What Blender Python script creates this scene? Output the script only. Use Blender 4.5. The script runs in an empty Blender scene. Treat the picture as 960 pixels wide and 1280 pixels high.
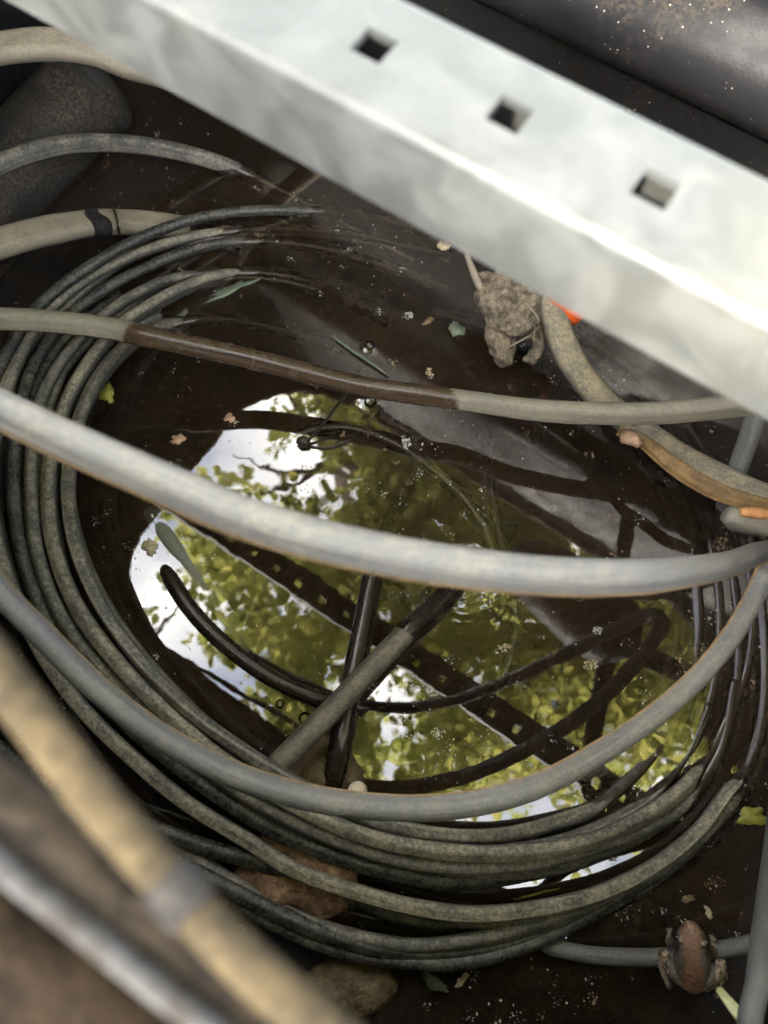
import bpy, bmesh, math, random
import numpy as np
from mathutils import Vector, Matrix, noise

random.seed(7)
rng = np.random.default_rng(7)
scene = bpy.context.scene
COL = scene.collection

# ------------------------------------------------------------------ camera
CAM_H = 0.60            # lens height over the water, metres
FPX = 914.0             # focal length in pixels of the 960 x 1280 photograph
NAD = (460.0, 950.0)    # where straight down falls in the photograph
_d = Vector((NAD[0] - 480, -(NAD[1] - 640), -FPX)).normalized()
_up = -_d
_x = (Vector((1, 0, 0)) - _up * _up.x).normalized()
_y = _up.cross(_x)
ROT = Matrix((_x, _y, _up))          # camera axes -> world axes
cam_data = bpy.data.cameras.new('camera')
cam = bpy.data.objects.new('camera', cam_data)
COL.objects.link(cam)
cam.matrix_world = Matrix.Translation((0, 0, CAM_H)) @ ROT.to_4x4()
cam_data.sensor_fit = 'VERTICAL'
cam_data.sensor_height = 36.0
cam_data.lens = 36.0 * FPX / 1280.0
cam_data.clip_start = 0.005
cam_data.clip_end = 400
cam_data.dof.use_dof = True
cam_data.dof.focus_distance = 0.53
cam_data.dof.aperture_fstop = 7.6
scene.camera = cam

# ------------------------------------------------------------------ sky, sun, exposure
SUN_EL, SUN_AZ = math.radians(42), math.radians(213)
world = bpy.data.worlds.new('World')
scene.world = world
world.use_nodes = True
wn = world.node_tree.nodes
wl = world.node_tree.links
wn.clear()
w_out = wn.new('ShaderNodeOutputWorld')
w_bg = wn.new('ShaderNodeBackground')
w_sky = wn.new('ShaderNodeTexSky')
w_sky.sky_type = 'NISHITA'
w_sky.sun_disc = False
w_sky.sun_elevation = SUN_EL
w_sky.sun_rotation = SUN_AZ
w_sky.dust_density = 2.0
w_tc = wn.new('ShaderNodeTexCoord')
w_no = wn.new('ShaderNodeTexNoise')
w_no.inputs['Scale'].default_value = 3.2
w_no.inputs['Detail'].default_value = 3
w_rp = wn.new('ShaderNodeValToRGB')
w_rp.color_ramp.elements[0].position = 0.42
w_rp.color_ramp.elements[1].position = 0.60
w_mx = wn.new('ShaderNodeMix')
w_mx.data_type = 'RGBA'
w_mx.inputs[7].default_value = (9.6, 9.3, 8.8, 1)    # sunlit cloud
w_bg.inputs['Strength'].default_value = 0.15
wl.new(w_tc.outputs['Generated'], w_no.inputs['Vector'])
wl.new(w_no.outputs['Fac'], w_rp.inputs['Fac'])
wl.new(w_rp.outputs['Color'], w_mx.inputs[0])
wl.new(w_sky.outputs['Color'], w_mx.inputs[6])
wl.new(w_mx.outputs[2], w_bg.inputs['Color'])
wl.new(w_bg.outputs['Background'], w_out.inputs['Surface'])

sun_data = bpy.data.lights.new('sun', 'SUN')
sun_data.energy = 3.6
sun_data.angle = math.radians(1.5)
sun_data.color = (1.0, 0.93, 0.80)
sun = bpy.data.objects.new('sun', sun_data)
COL.objects.link(sun)
_sd = Vector((math.sin(SUN_AZ) * math.cos(SUN_EL), math.cos(SUN_AZ) * math.cos(SUN_EL), math.sin(SUN_EL)))
sun.rotation_euler = _sd.to_track_quat('Z', 'Y').to_euler()
sun.location = (0, 0, 8)

scene.view_settings.view_transform = 'Standard'
scene.view_settings.look = 'None'
scene.view_settings.gamma = 1
scene.view_settings.use_curve_mapping = False
scene.view_settings.exposure = 3.05
scene.render.engine = 'CYCLES'
scene.cycles.use_denoising = True
scene.cycles.use_adaptive_sampling = True
scene.cycles.adaptive_threshold = 0.03
scene.cycles.max_bounces = 6
scene.cycles.transparent_max_bounces = 12
scene.cycles.diffuse_bounces = 3
scene.cycles.glossy_bounces = 3
scene.cycles.caustics_reflective = False
scene.cycles.caustics_refractive = False

# ------------------------------------------------------------------ small helpers
def P(x, y, z=0.0):
    """photograph pixel + height over the water -> point of the place"""
    r = ROT @ Vector((x - 480, -(y - 640), -FPX))
    t = (z - CAM_H) / r.z
    return Vector((r.x * t, r.y * t, z))

def depth(p):
    return -(ROT.transposed() @ (Vector(p) - Vector((0, 0, CAM_H)))).z

UX, NX = Vector((0.835, -0.55, 0)).normalized(), Vector((0.55, 0.835, 0)).normalized()
def UN(u, n, z=0.0):
    """vault axes: u along the steel channel, n across it"""
    return UX * u + NX * n + Vector((0, 0, z))

def tag(o, label=None, cat=None, group=None, kind=None):
    if label: o['label'] = label
    if cat: o['category'] = cat
    if group: o['group'] = group
    if kind: o['kind'] = kind
    return o

def empty(name, loc=(0, 0, 0)):
    o = bpy.data.objects.new(name, None)
    o.empty_display_size = 0.02
    o.location = loc
    COL.objects.link(o)
    return o

def link(name, me, mat=None, parent=None, smooth=True):
    o = bpy.data.objects.new(name, me)
    COL.objects.link(o)
    if mat: me.materials.append(mat)
    if smooth:
        me.polygons.foreach_set('use_smooth', [True] * len(me.polygons))
    if parent:
        o.parent = parent
        o.matrix_parent_inverse = Matrix.Translation(-Vector(parent.location))
    return o

def mesh_from(name, verts, faces):
    me = bpy.data.meshes.new(name)
    me.from_pydata([tuple(v) for v in verts], [], faces)
    me.update()
    return me

def bm_link(name, bm, mat=None, parent=None, smooth=True):
    me = bpy.data.meshes.new(name)
    bm.normal_update()
    bm.to_mesh(me)
    bm.free()
    return link(name, me, mat, parent, smooth)

# ------------------------------------------------------------------ node helpers
class NT:
    def __init__(self, name):
        self.mat = bpy.data.materials.new(name)
        self.mat.use_nodes = True
        self.n = self.mat.node_tree.nodes
        self.l = self.mat.node_tree.links
        self.n.clear()
        self.out = self.n.new('ShaderNodeOutputMaterial')
    def node(self, t, **kw):
        nd = self.n.new(t)
        for k, v in kw.items(): setattr(nd, k, v)
        return nd
    def put(self, sock, v):
        if isinstance(v, bpy.types.NodeSocket): self.l.new(v, sock)
        elif v is not None: sock.default_value = v
    def coord(self, which='Object'):
        return self.node('ShaderNodeTexCoord').outputs[which]
    def scale(self, vec, s):
        m = self.node('ShaderNodeMapping')
        self.l.new(vec, m.inputs['Vector'])
        m.inputs['Scale'].default_value = s
        return m.outputs['Vector']
    def noise(self, vec, scale, detail=4, rough=0.55, dist=0.0):
        n = self.node('ShaderNodeTexNoise')
        self.put(n.inputs['Vector'], vec)
        n.inputs['Scale'].default_value = scale
        n.inputs['Detail'].default_value = detail
        n.inputs['Roughness'].default_value = rough
        n.inputs['Distortion'].default_value = dist
        return n.outputs['Fac']
    def voro(self, vec, scale, feature='F1', out='Distance'):
        n = self.node('ShaderNodeTexVoronoi', feature=feature)
        self.put(n.inputs['Vector'], vec)
        n.inputs['Scale'].default_value = scale
        return n.outputs[out]
    def ramp(self, fac, a, b, lo=0.0, hi=1.0, smooth=True):
        n = self.node('ShaderNodeMapRange')
        n.interpolation_type = 'SMOOTHSTEP' if smooth else 'LINEAR'
        self.put(n.inputs[0], fac)
        n.inputs[1].default_value = a; n.inputs[2].default_value = b
        n.inputs[3].default_value = lo; n.inputs[4].default_value = hi
        return n.outputs[0]
    def math(self, op, a, b=None, clamp=False):
        n = self.node('ShaderNodeMath', operation=op)
        n.use_clamp = clamp
        self.put(n.inputs[0], a)
        if b is not None: self.put(n.inputs[1], b)
        return n.outputs[0]
    def mix(self, fac, a, b):
        n = self.node('ShaderNodeMix', data_type='RGBA')
        self.put(n.inputs[0], fac)
        for s, v in ((n.inputs[6], a), (n.inputs[7], b)):
            if isinstance(v, tuple) and len(v) == 3: v = v + (1,)
            self.put(s, v)
        return n.outputs[2]
    def fmix(self, fac, a, b):
        n = self.node('ShaderNodeMix', data_type='FLOAT')
        self.put(n.inputs[0], fac); self.put(n.inputs[2], a); self.put(n.inputs[3], b)
        return n.outputs[0]
    def bump(self, h, strength=0.3, dist=0.001):
        n = self.node('ShaderNodeBump')
        n.inputs['Strength'].default_value = strength
        n.inputs['Distance'].default_value = dist
        self.put(n.inputs['Height'], h)
        return n.outputs['Normal']
    def bsdf(self, color, rough=0.6, normal=None, metallic=0.0, spec=0.5, **kw):
        b = self.node('ShaderNodeBsdfPrincipled')
        if isinstance(color, tuple) and len(color) == 3: color = color + (1,)
        self.put(b.inputs['Base Color'], color)
        self.put(b.inputs['Roughness'], rough)
        self.put(b.inputs['Metallic'], metallic)
        self.put(b.inputs['Specular IOR Level'], spec)
        if normal is not None: self.put(b.inputs['Normal'], normal)
        for k, v in kw.items(): self.put(b.inputs[k], v)
        self.l.new(b.outputs[0], self.out.inputs['Surface'])
        return b
    def upness(self):
        g = self.node('ShaderNodeNewGeometry')
        s = self.node('ShaderNodeSeparateXYZ')
        self.l.new(g.outputs['Normal'], s.inputs[0])
        return s.outputs['Z']

def cable_mat(name, dry, dust, dust_amt=0.5, wet=(0.022, 0.015, 0.010), streak=0.5, speck=0.5, rough=0.5, bead=0.0, beadcol=None, spec=0.5):
    bc = beadcol or dust
    t = NT(name)
    ob = t.coord('Object'); uv = t.coord('UV')
    n1 = t.noise(ob, 55, 5, 0.6)
    n2 = t.noise(ob, 420, 4, 0.65)
    st = t.noise(t.scale(uv, (14, 38, 1)), 1.0, 5, 0.65, 0.3)
    fine = t.noise(t.scale(uv, (90, 260, 1)), 1.0, 3, 0.6)
    up = t.ramp(t.upness(), -0.15, 0.85)
    grime = t.noise(ob, 320, 7, 0.72, 0.3)
    gsum = t.math('ADD', t.math('MULTIPLY', grime, 0.55), t.math('ADD', t.math('MULTIPLY', n1, 0.30), t.math('MULTIPLY', st, 0.15)))
    m = t.math('MULTIPLY', up, t.ramp(gsum, 0.54 - 0.26 * dust_amt, 0.86 - 0.30 * dust_amt))
    m = t.math('MULTIPLY', m, min(1.0, 0.5 + dust_amt))
    c = t.mix(t.ramp(st, 0.35, 0.7), dry, tuple(v * (1 - 0.55 * streak) for v in dry))
    c = t.mix(m, c, dust)
    vs = t.voro(ob, 520)
    sp = t.math('MULTIPLY', t.ramp(vs, 0.16, 0.08), t.ramp(n1, 0.45, 0.6, 0, speck))
    c = t.mix(sp, c, tuple(min(1, v * 1.7 + 0.05) for v in dust))
    at = t.node('ShaderNodeAttribute', attribute_name='wet').outputs['Fac']
    sv = t.node('ShaderNodeSeparateXYZ'); t.l.new(uv, sv.inputs[0])
    wob = t.math('ADD', at, t.math('MULTIPLY', t.math('SUBTRACT', n2, 0.5), 0.35))
    wob = t.math('ADD', wob, t.math('MULTIPLY', t.math('SUBTRACT', sv.outputs['Y'], 0.25), 0.9))
    wob = t.math('ADD', wob, t.math('MULTIPLY', t.math('SUBTRACT', n1, 0.5), 0.5))
    w = t.ramp(wob, 0.36, 0.64)
    c = t.mix(w, c, t.mix(t.ramp(st, 0.35, 0.7), wet, tuple(v * 1.9 for v in wet)))
    r = t.fmix(w, t.fmix(m, rough, 0.95), t.ramp(n1, 0.3, 0.7, 0.16, 0.34))
    bt = t.node('ShaderNodeAttribute', attribute_name='bead').outputs['Fac']
    bm_ = t.math('MULTIPLY', t.math('MULTIPLY', t.ramp(bt, 0.45, 0.8), bead), t.math('SUBTRACT', 1.0, w))
    c = t.mix(bm_, c, t.mix(t.ramp(grime, 0.35, 0.65), tuple(v * 0.7 for v in bc), tuple(min(1, v * 1.25) for v in bc)))
    h = t.math('ADD', t.math('MULTIPLY', st, 0.4), t.math('ADD', t.math('MULTIPLY', fine, 0.2), t.math('MULTIPLY', grime, 0.9)))
    h = t.math('MULTIPLY', h, t.fmix(w, 1.0, 0.18))
    t.bsdf(c, r, t.bump(h, 0.6, 0.0010), spec=spec)
    return t.mat

def plain_mat(name, a, b, scale=40, rough=0.8, bump=0.5, dist=0.002, metallic=0.0, spec=0.4):
    t = NT(name)
    ob = t.coord('Object')
    n = t.noise(ob, scale, 6, 0.62)
    n2 = t.noise(ob, scale * 6, 4, 0.6)
    f = t.math('ADD', t.math('MULTIPLY', n, 0.65), t.math('MULTIPLY', n2, 0.35))
    c = t.mix(t.ramp(f, 0.36, 0.64), a, b)
    t.bsdf(c, rough, t.bump(f, bump, dist), metallic, spec)
    return t.mat

M = {}
M['coil'] = cable_mat('coil_jacket', (0.062, 0.062, 0.055), (0.40, 0.355, 0.265), 0.50, streak=0.35, speck=0.9, rough=0.31, bead=0.25)
M['coil_dark'] = cable_mat('coil_jacket_dark', (0.036, 0.037, 0.034), (0.32, 0.29, 0.225), 0.34, streak=0.35, speck=0.7, rough=0.27)
M['coil_dusty'] = cable_mat('coil_jacket_dusty', (0.080, 0.078, 0.067), (0.48, 0.42, 0.30), 0.58, streak=0.35, speck=1.0, rough=0.36, bead=0.5)
M['slack'] = cable_mat('pale_weathered_jacket', (0.20, 0.196, 0.182), (0.33, 0.29, 0.215), 0.48, streak=0.75, speck=0.6, rough=0.36, bead=1.0, beadcol=(0.36, 0.235, 0.11))
M['mid'] = cable_mat('mud_marked_jacket', (0.21, 0.19, 0.145), (0.34, 0.29, 0.20), 0.45, (0.045, 0.029, 0.018), streak=0.4, speck=0.5, bead=0.4)
M['tan'] = cable_mat('mud_coated_jacket', (0.25, 0.215, 0.16), (0.38, 0.32, 0.22), 0.55, streak=0.6, speck=0.2)
M['muddy'] = cable_mat('yellow_mud_jacket', (0.12, 0.112, 0.09), (0.40, 0.325, 0.195), 0.66, streak=0.5, speck=0.3)
M['wetcable'] = cable_mat('wet_black_jacket', (0.10, 0.09, 0.07), (0.3, 0.25, 0.17), 0.5, (0.018, 0.013, 0.009), speck=0.3)
M['pipe'] = cable_mat('beige_hose', (0.030, 0.024, 0.015), (0.115, 0.084, 0.044), 0.56, spec=0.1, rough=0.75, streak=0.25, speck=0.1)
M['grey'] = cable_mat('grey_jacket', (0.13, 0.13, 0.12), (0.26, 0.24, 0.20), 0.4, streak=0.4, speck=0.4)

M['greenish'] = cable_mat('mirrored_slack_grey', (0.20, 0.20, 0.165), (0.3, 0.29, 0.22), 0.4, streak=0.3, speck=0.4)  # pale tone of the slack cable's mirrored underside, put into the colour

def m_plastic(name='black_polyethylene', base=(0.011, 0.011, 0.012), lo=0.50, hi=0.78):
    t = NT(name)
    ob = t.coord('Object')
    n1 = t.noise(ob, 22, 6, 0.65)
    n2 = t.noise(ob, 330, 4, 0.7)
    up = t.ramp(t.upness(), -0.3, 0.8, 0.25, 1.0)
    d = t.math('MULTIPLY', t.ramp(n1, lo, hi), up)
    d = t.math('MULTIPLY', d, t.ramp(n2, 0.42, 0.6))
    c = t.mix(d, base, (0.115, 0.09, 0.062))
    v = t.voro(ob, 190)
    s = t.math('MULTIPLY', t.ramp(v, 0.13, 0.06), t.ramp(n1, 0.4, 0.62))
    c = t.mix(s, c, (0.42, 0.37, 0.29))
    r = t.fmix(d, t.ramp(n1, 0.3, 0.7, 0.40, 0.60), 0.95)
    t.bsdf(c, r, t.bump(t.math('ADD', n2, t.math('MULTIPLY', n1, 0.6)), 0.25, 0.001), spec=0.17)
    return t.mat
M['plastic'] = m_plastic()
M['dusty_plastic'] = m_plastic('dusty_black_plastic', (0.030, 0.029, 0.027), 0.34, 0.68)

M['grimy'] = plain_mat('grimy_zinc', (0.022, 0.018, 0.014), (0.066, 0.066, 0.066), 160, 0.7, 0.5, 0.001, metallic=0.1, spec=0.2)

def m_steel():
    t = NT('galvanised_steel')
    ob = t.coord('Object')
    n1 = t.noise(ob, 48, 5, 0.6, 0.6)
    vs = t.voro(ob, 110, out='Color')
    n3 = t.noise(ob, 15, 4, 0.5)
    c = t.mix(t.ramp(n1, 0.38, 0.64), (0.085, 0.088, 0.082), (0.125, 0.128, 0.120))
    sep = t.node('ShaderNodeSeparateColor'); t.l.new(vs, sep.inputs[0])
    c = t.mix(t.ramp(sep.outputs[0], 0.0, 1.0, 0, 0.35), c, (0.095, 0.098, 0.092))
    c = t.mix(t.ramp(n3, 0.52, 0.72, 0, 0.35), c, (0.13, 0.122, 0.095))
    r = t.fmix(t.ramp(n1, 0.38, 0.64), 0.42, 0.60)
    t.bsdf(c, r, t.bump(n1, 0.12, 0.001), metallic=0.25)
    return t.mat
M['steel'] = m_steel()
M['silt'] = plain_mat('brown_silt', (0.050, 0.034, 0.021), (0.11, 0.075, 0.046), 18, 0.95, 0.9, 0.006)
M['lip'] = plain_mat('soil_smeared_plastic', (0.016, 0.014, 0.012), (0.06, 0.046, 0.032), 70, 0.9, 0.6, 0.002, spec=0.08)
M['soil'] = plain_mat('dry_soil', (0.010, 0.008, 0.006), (0.050, 0.033, 0.020), 140, 0.95, 1.0, 0.006, spec=0.08)
M['clump'] = plain_mat('dried_mud', (0.07, 0.056, 0.040), (0.32, 0.26, 0.185), 110, 0.92, 1.0, 0.003)
M['brick'] = plain_mat('red_stone', (0.12, 0.062, 0.038), (0.36, 0.225, 0.14), 130, 0.9, 1.0, 0.004)
M['stone'] = plain_mat('mud_stone', (0.075, 0.05, 0.028), (0.21, 0.155, 0.09), 70, 0.55, 0.9, 0.003)
M['white'] = plain_mat('white_pebble', (0.55, 0.45, 0.33), (0.75, 0.66, 0.50), 90, 0.6, 0.2, 0.001)
M['orange'] = plain_mat('orange_plastic', (0.55, 0.075, 0.012), (0.72, 0.12, 0.02), 50, 0.42, 0.1, 0.001)
M['copper'] = plain_mat('rusty_core', (0.36, 0.15, 0.05), (0.58, 0.30, 0.12), 160, 0.7, 0.5, 0.001)
M['tape_strip'] = plain_mat('ochre_strip', (0.13, 0.075, 0.026), (0.27, 0.165, 0.065), 80, 0.6, 0.4, 0.001)
M['grey_tape'] = plain_mat('grey_tape', (0.010, 0.010, 0.011), (0.045, 0.041, 0.036), 200, 0.9, 0.3, 0.001, spec=0.08)
M['flake_pink'] = plain_mat('pinkish_leaf_flake', (0.38, 0.22, 0.14), (0.62, 0.42, 0.28), 200, 0.8, 0.4, 0.001)
M['flake_tan'] = plain_mat('tan_leaf_flake', (0.33, 0.26, 0.16), (0.60, 0.50, 0.34), 200, 0.8, 0.4, 0.001)
M['flake_white'] = plain_mat('pale_fluff', (0.42, 0.42, 0.38), (0.72, 0.72, 0.68), 200, 0.8, 0.4, 0.001)
M['flake_green'] = plain_mat('grey_green_leaf', (0.09, 0.12, 0.08), (0.19, 0.22, 0.15), 150, 0.4, 0.3, 0.001)
M['flake_brown'] = plain_mat('brown_leaf_flake', (0.10, 0.065, 0.035), (0.30, 0.21, 0.12), 200, 0.8, 0.5, 0.001)
M['flake_yellow'] = plain_mat('yellow_green_blade', (0.22, 0.23, 0.035), (0.40, 0.38, 0.08), 120, 0.5, 0.3, 0.001)
M['blade'] = plain_mat('pale_blade', (0.40, 0.40, 0.16), (0.62, 0.60, 0.33), 60, 0.5, 0.3, 0.001)
M['twig'] = plain_mat('wet_twig', (0.020, 0.014, 0.010), (0.05, 0.036, 0.025), 200, 0.4, 0.5, 0.001)
M['bark'] = plain_mat('bark', (0.05, 0.038, 0.028), (0.14, 0.11, 0.085), 14, 0.95, 1.0, 0.03)

def m_leaf():
    t = NT('tree_leaf')
    ri = t.node('ShaderNodeAttribute', attribute_name='shade').outputs['Fac']
    c = t.mix(ri, (0.050, 0.080, 0.020), (0.11, 0.12, 0.035))
    c2 = t.mix(ri, (0.45, 0.52, 0.12), (0.78, 0.71, 0.22))
    b = t.bsdf(c, 0.5, spec=0.3)
    tr = t.node('ShaderNodeBsdfTranslucent')
    t.put(tr.inputs['Color'], c2)
    mx = t.node('ShaderNodeMixShader'); mx.inputs[0].default_value = 0.55
    t.l.new(b.outputs[0], mx.inputs[1]); t.l.new(tr.outputs[0], mx.inputs[2])
    t.l.new(mx.outputs[0], t.out.inputs['Surface'])
    return t.mat
M['leaf'] = m_leaf()

def m_water():
    t = NT('murky_water')
    ob = t.coord('Object')
    n = t.noise(ob, 16, 3, 0.5)
    nrm = t.bump(n, 0.05, 0.004)
    fr = t.node('ShaderNodeFresnel'); fr.inputs['IOR'].default_value = 1.95
    t.l.new(nrm, fr.inputs['Normal'])
    tr = t.node('ShaderNodeBsdfTransparent'); tr.inputs['Color'].default_value = (0.90, 0.86, 0.80, 1)
    gl = t.node('ShaderNodeBsdfGlossy'); gl.inputs['Roughness'].default_value = 0.0
    gl.inputs['Color'].default_value = (1, 1, 1, 1)
    t.l.new(nrm, gl.inputs['Normal'])
    df = t.node('ShaderNodeBsdfDiffuse'); t.put(df.inputs['Color'], t.mix(t.ramp(t.noise(ob, 5, 3), .35, .65), (0.085, 0.060, 0.038, 1), (0.135, 0.094, 0.058, 1)))
    mk = t.node('ShaderNodeMixShader'); mk.inputs[0].default_value = 0.17      # suspended silt
    t.l.new(tr.outputs[0], mk.inputs[1]); t.l.new(df.outputs[0], mk.inputs[2])
    mx = t.node('ShaderNodeMixShader')
    t.l.new(fr.outputs[0], mx.inputs[0]); t.l.new(mk.outputs[0], mx.inputs[1]); t.l.new(gl.outputs[0], mx.inputs[2])
    t.l.new(mx.outputs[0], t.out.inputs['Surface'])
    ab = t.node('ShaderNodeVolumeAbsorption')
    ab.inputs['Color'].default_value = (0.52, 0.37, 0.23, 1)
    ab.inputs['Density'].default_value = 6.0
    t.l.new(ab.outputs[0], t.out.inputs['Volume'])
    return t.mat
M['water'] = m_water()

def m_glass():
    t = NT('bubble_film')
    b = t.bsdf((0.95, 0.95, 0.95), 0.02, spec=0.8)
    tr = t.node('ShaderNodeBsdfTransparent')
    lw = t.node('ShaderNodeFresnel'); lw.inputs['IOR'].default_value = 1.5
    gl = t.node('ShaderNodeBsdfGlossy'); gl.inputs['Roughness'].default_value = 0.02
    mx = t.node('ShaderNodeMixShader')
    t.l.new(lw.outputs[0], mx.inputs[0]); t.l.new(tr.outputs[0], mx.inputs[1]); t.l.new(gl.outputs[0], mx.inputs[2])
    t.l.new(mx.outputs[0], t.out.inputs['Surface'])
    return t.mat
M['bubble'] = m_glass()

def m_frog():
    t = NT('frog_skin')
    ob = t.coord('Object')
    sx = t.node('ShaderNodeSeparateXYZ'); t.l.new(ob, sx.inputs[0])
    ax = t.math('ABSOLUTE', sx.outputs['X'])
    n = t.noise(ob, 260, 4, 0.6)
    n2 = t.noise(ob, 900, 3, 0.6)
    # hourglass saddle: wide at the rump, narrow at mid back, wide between the eyes
    hw = t.math('ADD', 0.0046, t.math('MULTIPLY', t.math('ABSOLUTE', t.math('SUBTRACT', sx.outputs['Y'], 0.002)), 0.16))
    e = t.math('SUBTRACT', t.math('ADD', ax, t.math('MULTIPLY', t.math('SUBTRACT', n, 0.5), 0.006)), hw)
    side = t.ramp(e, -0.0008, 0.0014)
    c = t.mix(side, (0.185, 0.092, 0.052), (0.090, 0.072, 0.054))
    mask = t.math('MULTIPLY', t.ramp(t.math('ABSOLUTE', t.math('SUBTRACT', ax, 0.0108)), 0.0026, 0.0010), t.math('MULTIPLY', t.ramp(sx.outputs['Y'], 0.003, 0.006), t.ramp(sx.outputs['Y'], 0.022, 0.018)))
    c = t.mix(mask, c, (0.018, 0.013, 0.010))
    brow = t.math('MULTIPLY', t.ramp(t.math('ABSOLUTE', t.math('SUBTRACT', ax, 0.0072)), 0.0026, 0.0002), t.ramp(t.math('ABSOLUTE', t.math('SUBTRACT', sx.outputs['Y'], 0.0128)), 0.0028, 0.0002))
    c = t.mix(brow, c, (0.46, 0.36, 0.25))
    snout = t.math('MULTIPLY', t.ramp(sx.outputs['Y'], 0.015, 0.019), t.ramp(ax, 0.0055, 0.003))
    c = t.mix(t.math('MULTIPLY', snout, 0.45), c, (0.42, 0.27, 0.18))
    legs = t.ramp(ax, 0.0150, 0.0165)
    c = t.mix(legs, c, t.mix(t.ramp(n, 0.45, 0.6), (0.34, 0.26, 0.17), (0.08, 0.055, 0.04)))
    c = t.mix(t.ramp(n, 0.52, 0.64, 0, 0.75), c, (0.045, 0.03, 0.02))
    c = t.mix(t.ramp(n2, 0.62, 0.75, 0, 0.5), c, (0.45, 0.33, 0.22))
    t.bsdf(c, 0.42, t.bump(n2, 0.6, 0.0009), spec=0.5)
    return t.mat
M['frog'] = m_frog()
M['frog_eye'] = plain_mat('frog_eye', (0.012, 0.009, 0.006), (0.03, 0.02, 0.012), 300, 0.08, 0, 0.001, spec=0.9)

# ------------------------------------------------------------------ cable sweep
def catmull(pts, step):
    """pts: list of vectors of any dimension (first 3 are xyz)"""
    p = [np.array(v, float) for v in pts]
    p = [2 * p[0] - p[1]] + p + [2 * p[-1] - p[-2]]
    out = []
    for i in range(1, len(p) - 2):
        a, b, c, d = p[i - 1], p[i], p[i + 1], p[i + 2]
        t0 = 0.0
        def kt(u, v): return max(1e-6, np.linalg.norm((v - u)[:3])) ** 0.5
        t1 = t0 + kt(a, b); t2 = t1 + kt(b, c); t3 = t2 + kt(c, d)
        n = max(2, int(np.linalg.norm((c - b)[:3]) / step))
        for k in range(n):
            t = t1 + (t2 - t1) * k / n
            A1 = (t1 - t) / (t1 - t0) * a + (t - t0) / (t1 - t0) * b
            A2 = (t2 - t) / (t2 - t1) * b + (t - t1) / (t2 - t1) * c
            A3 = (t3 - t) / (t3 - t2) * c + (t - t2) / (t3 - t2) * d
            B1 = (t2 - t) / (t2 - t0) * A1 + (t - t0) / (t2 - t0) * A2
            B2 = (t3 - t) / (t3 - t1) * A2 + (t - t1) / (t3 - t1) * A3
            C = (t2 - t) / (t2 - t1) * B1 + (t - t1) / (t2 - t1) * B2
            lin = b + (c - b) * k / n
            C[3:] = lin[3:]
            out.append(C)
    out.append(p[-2])
    return np.array(out)

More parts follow.
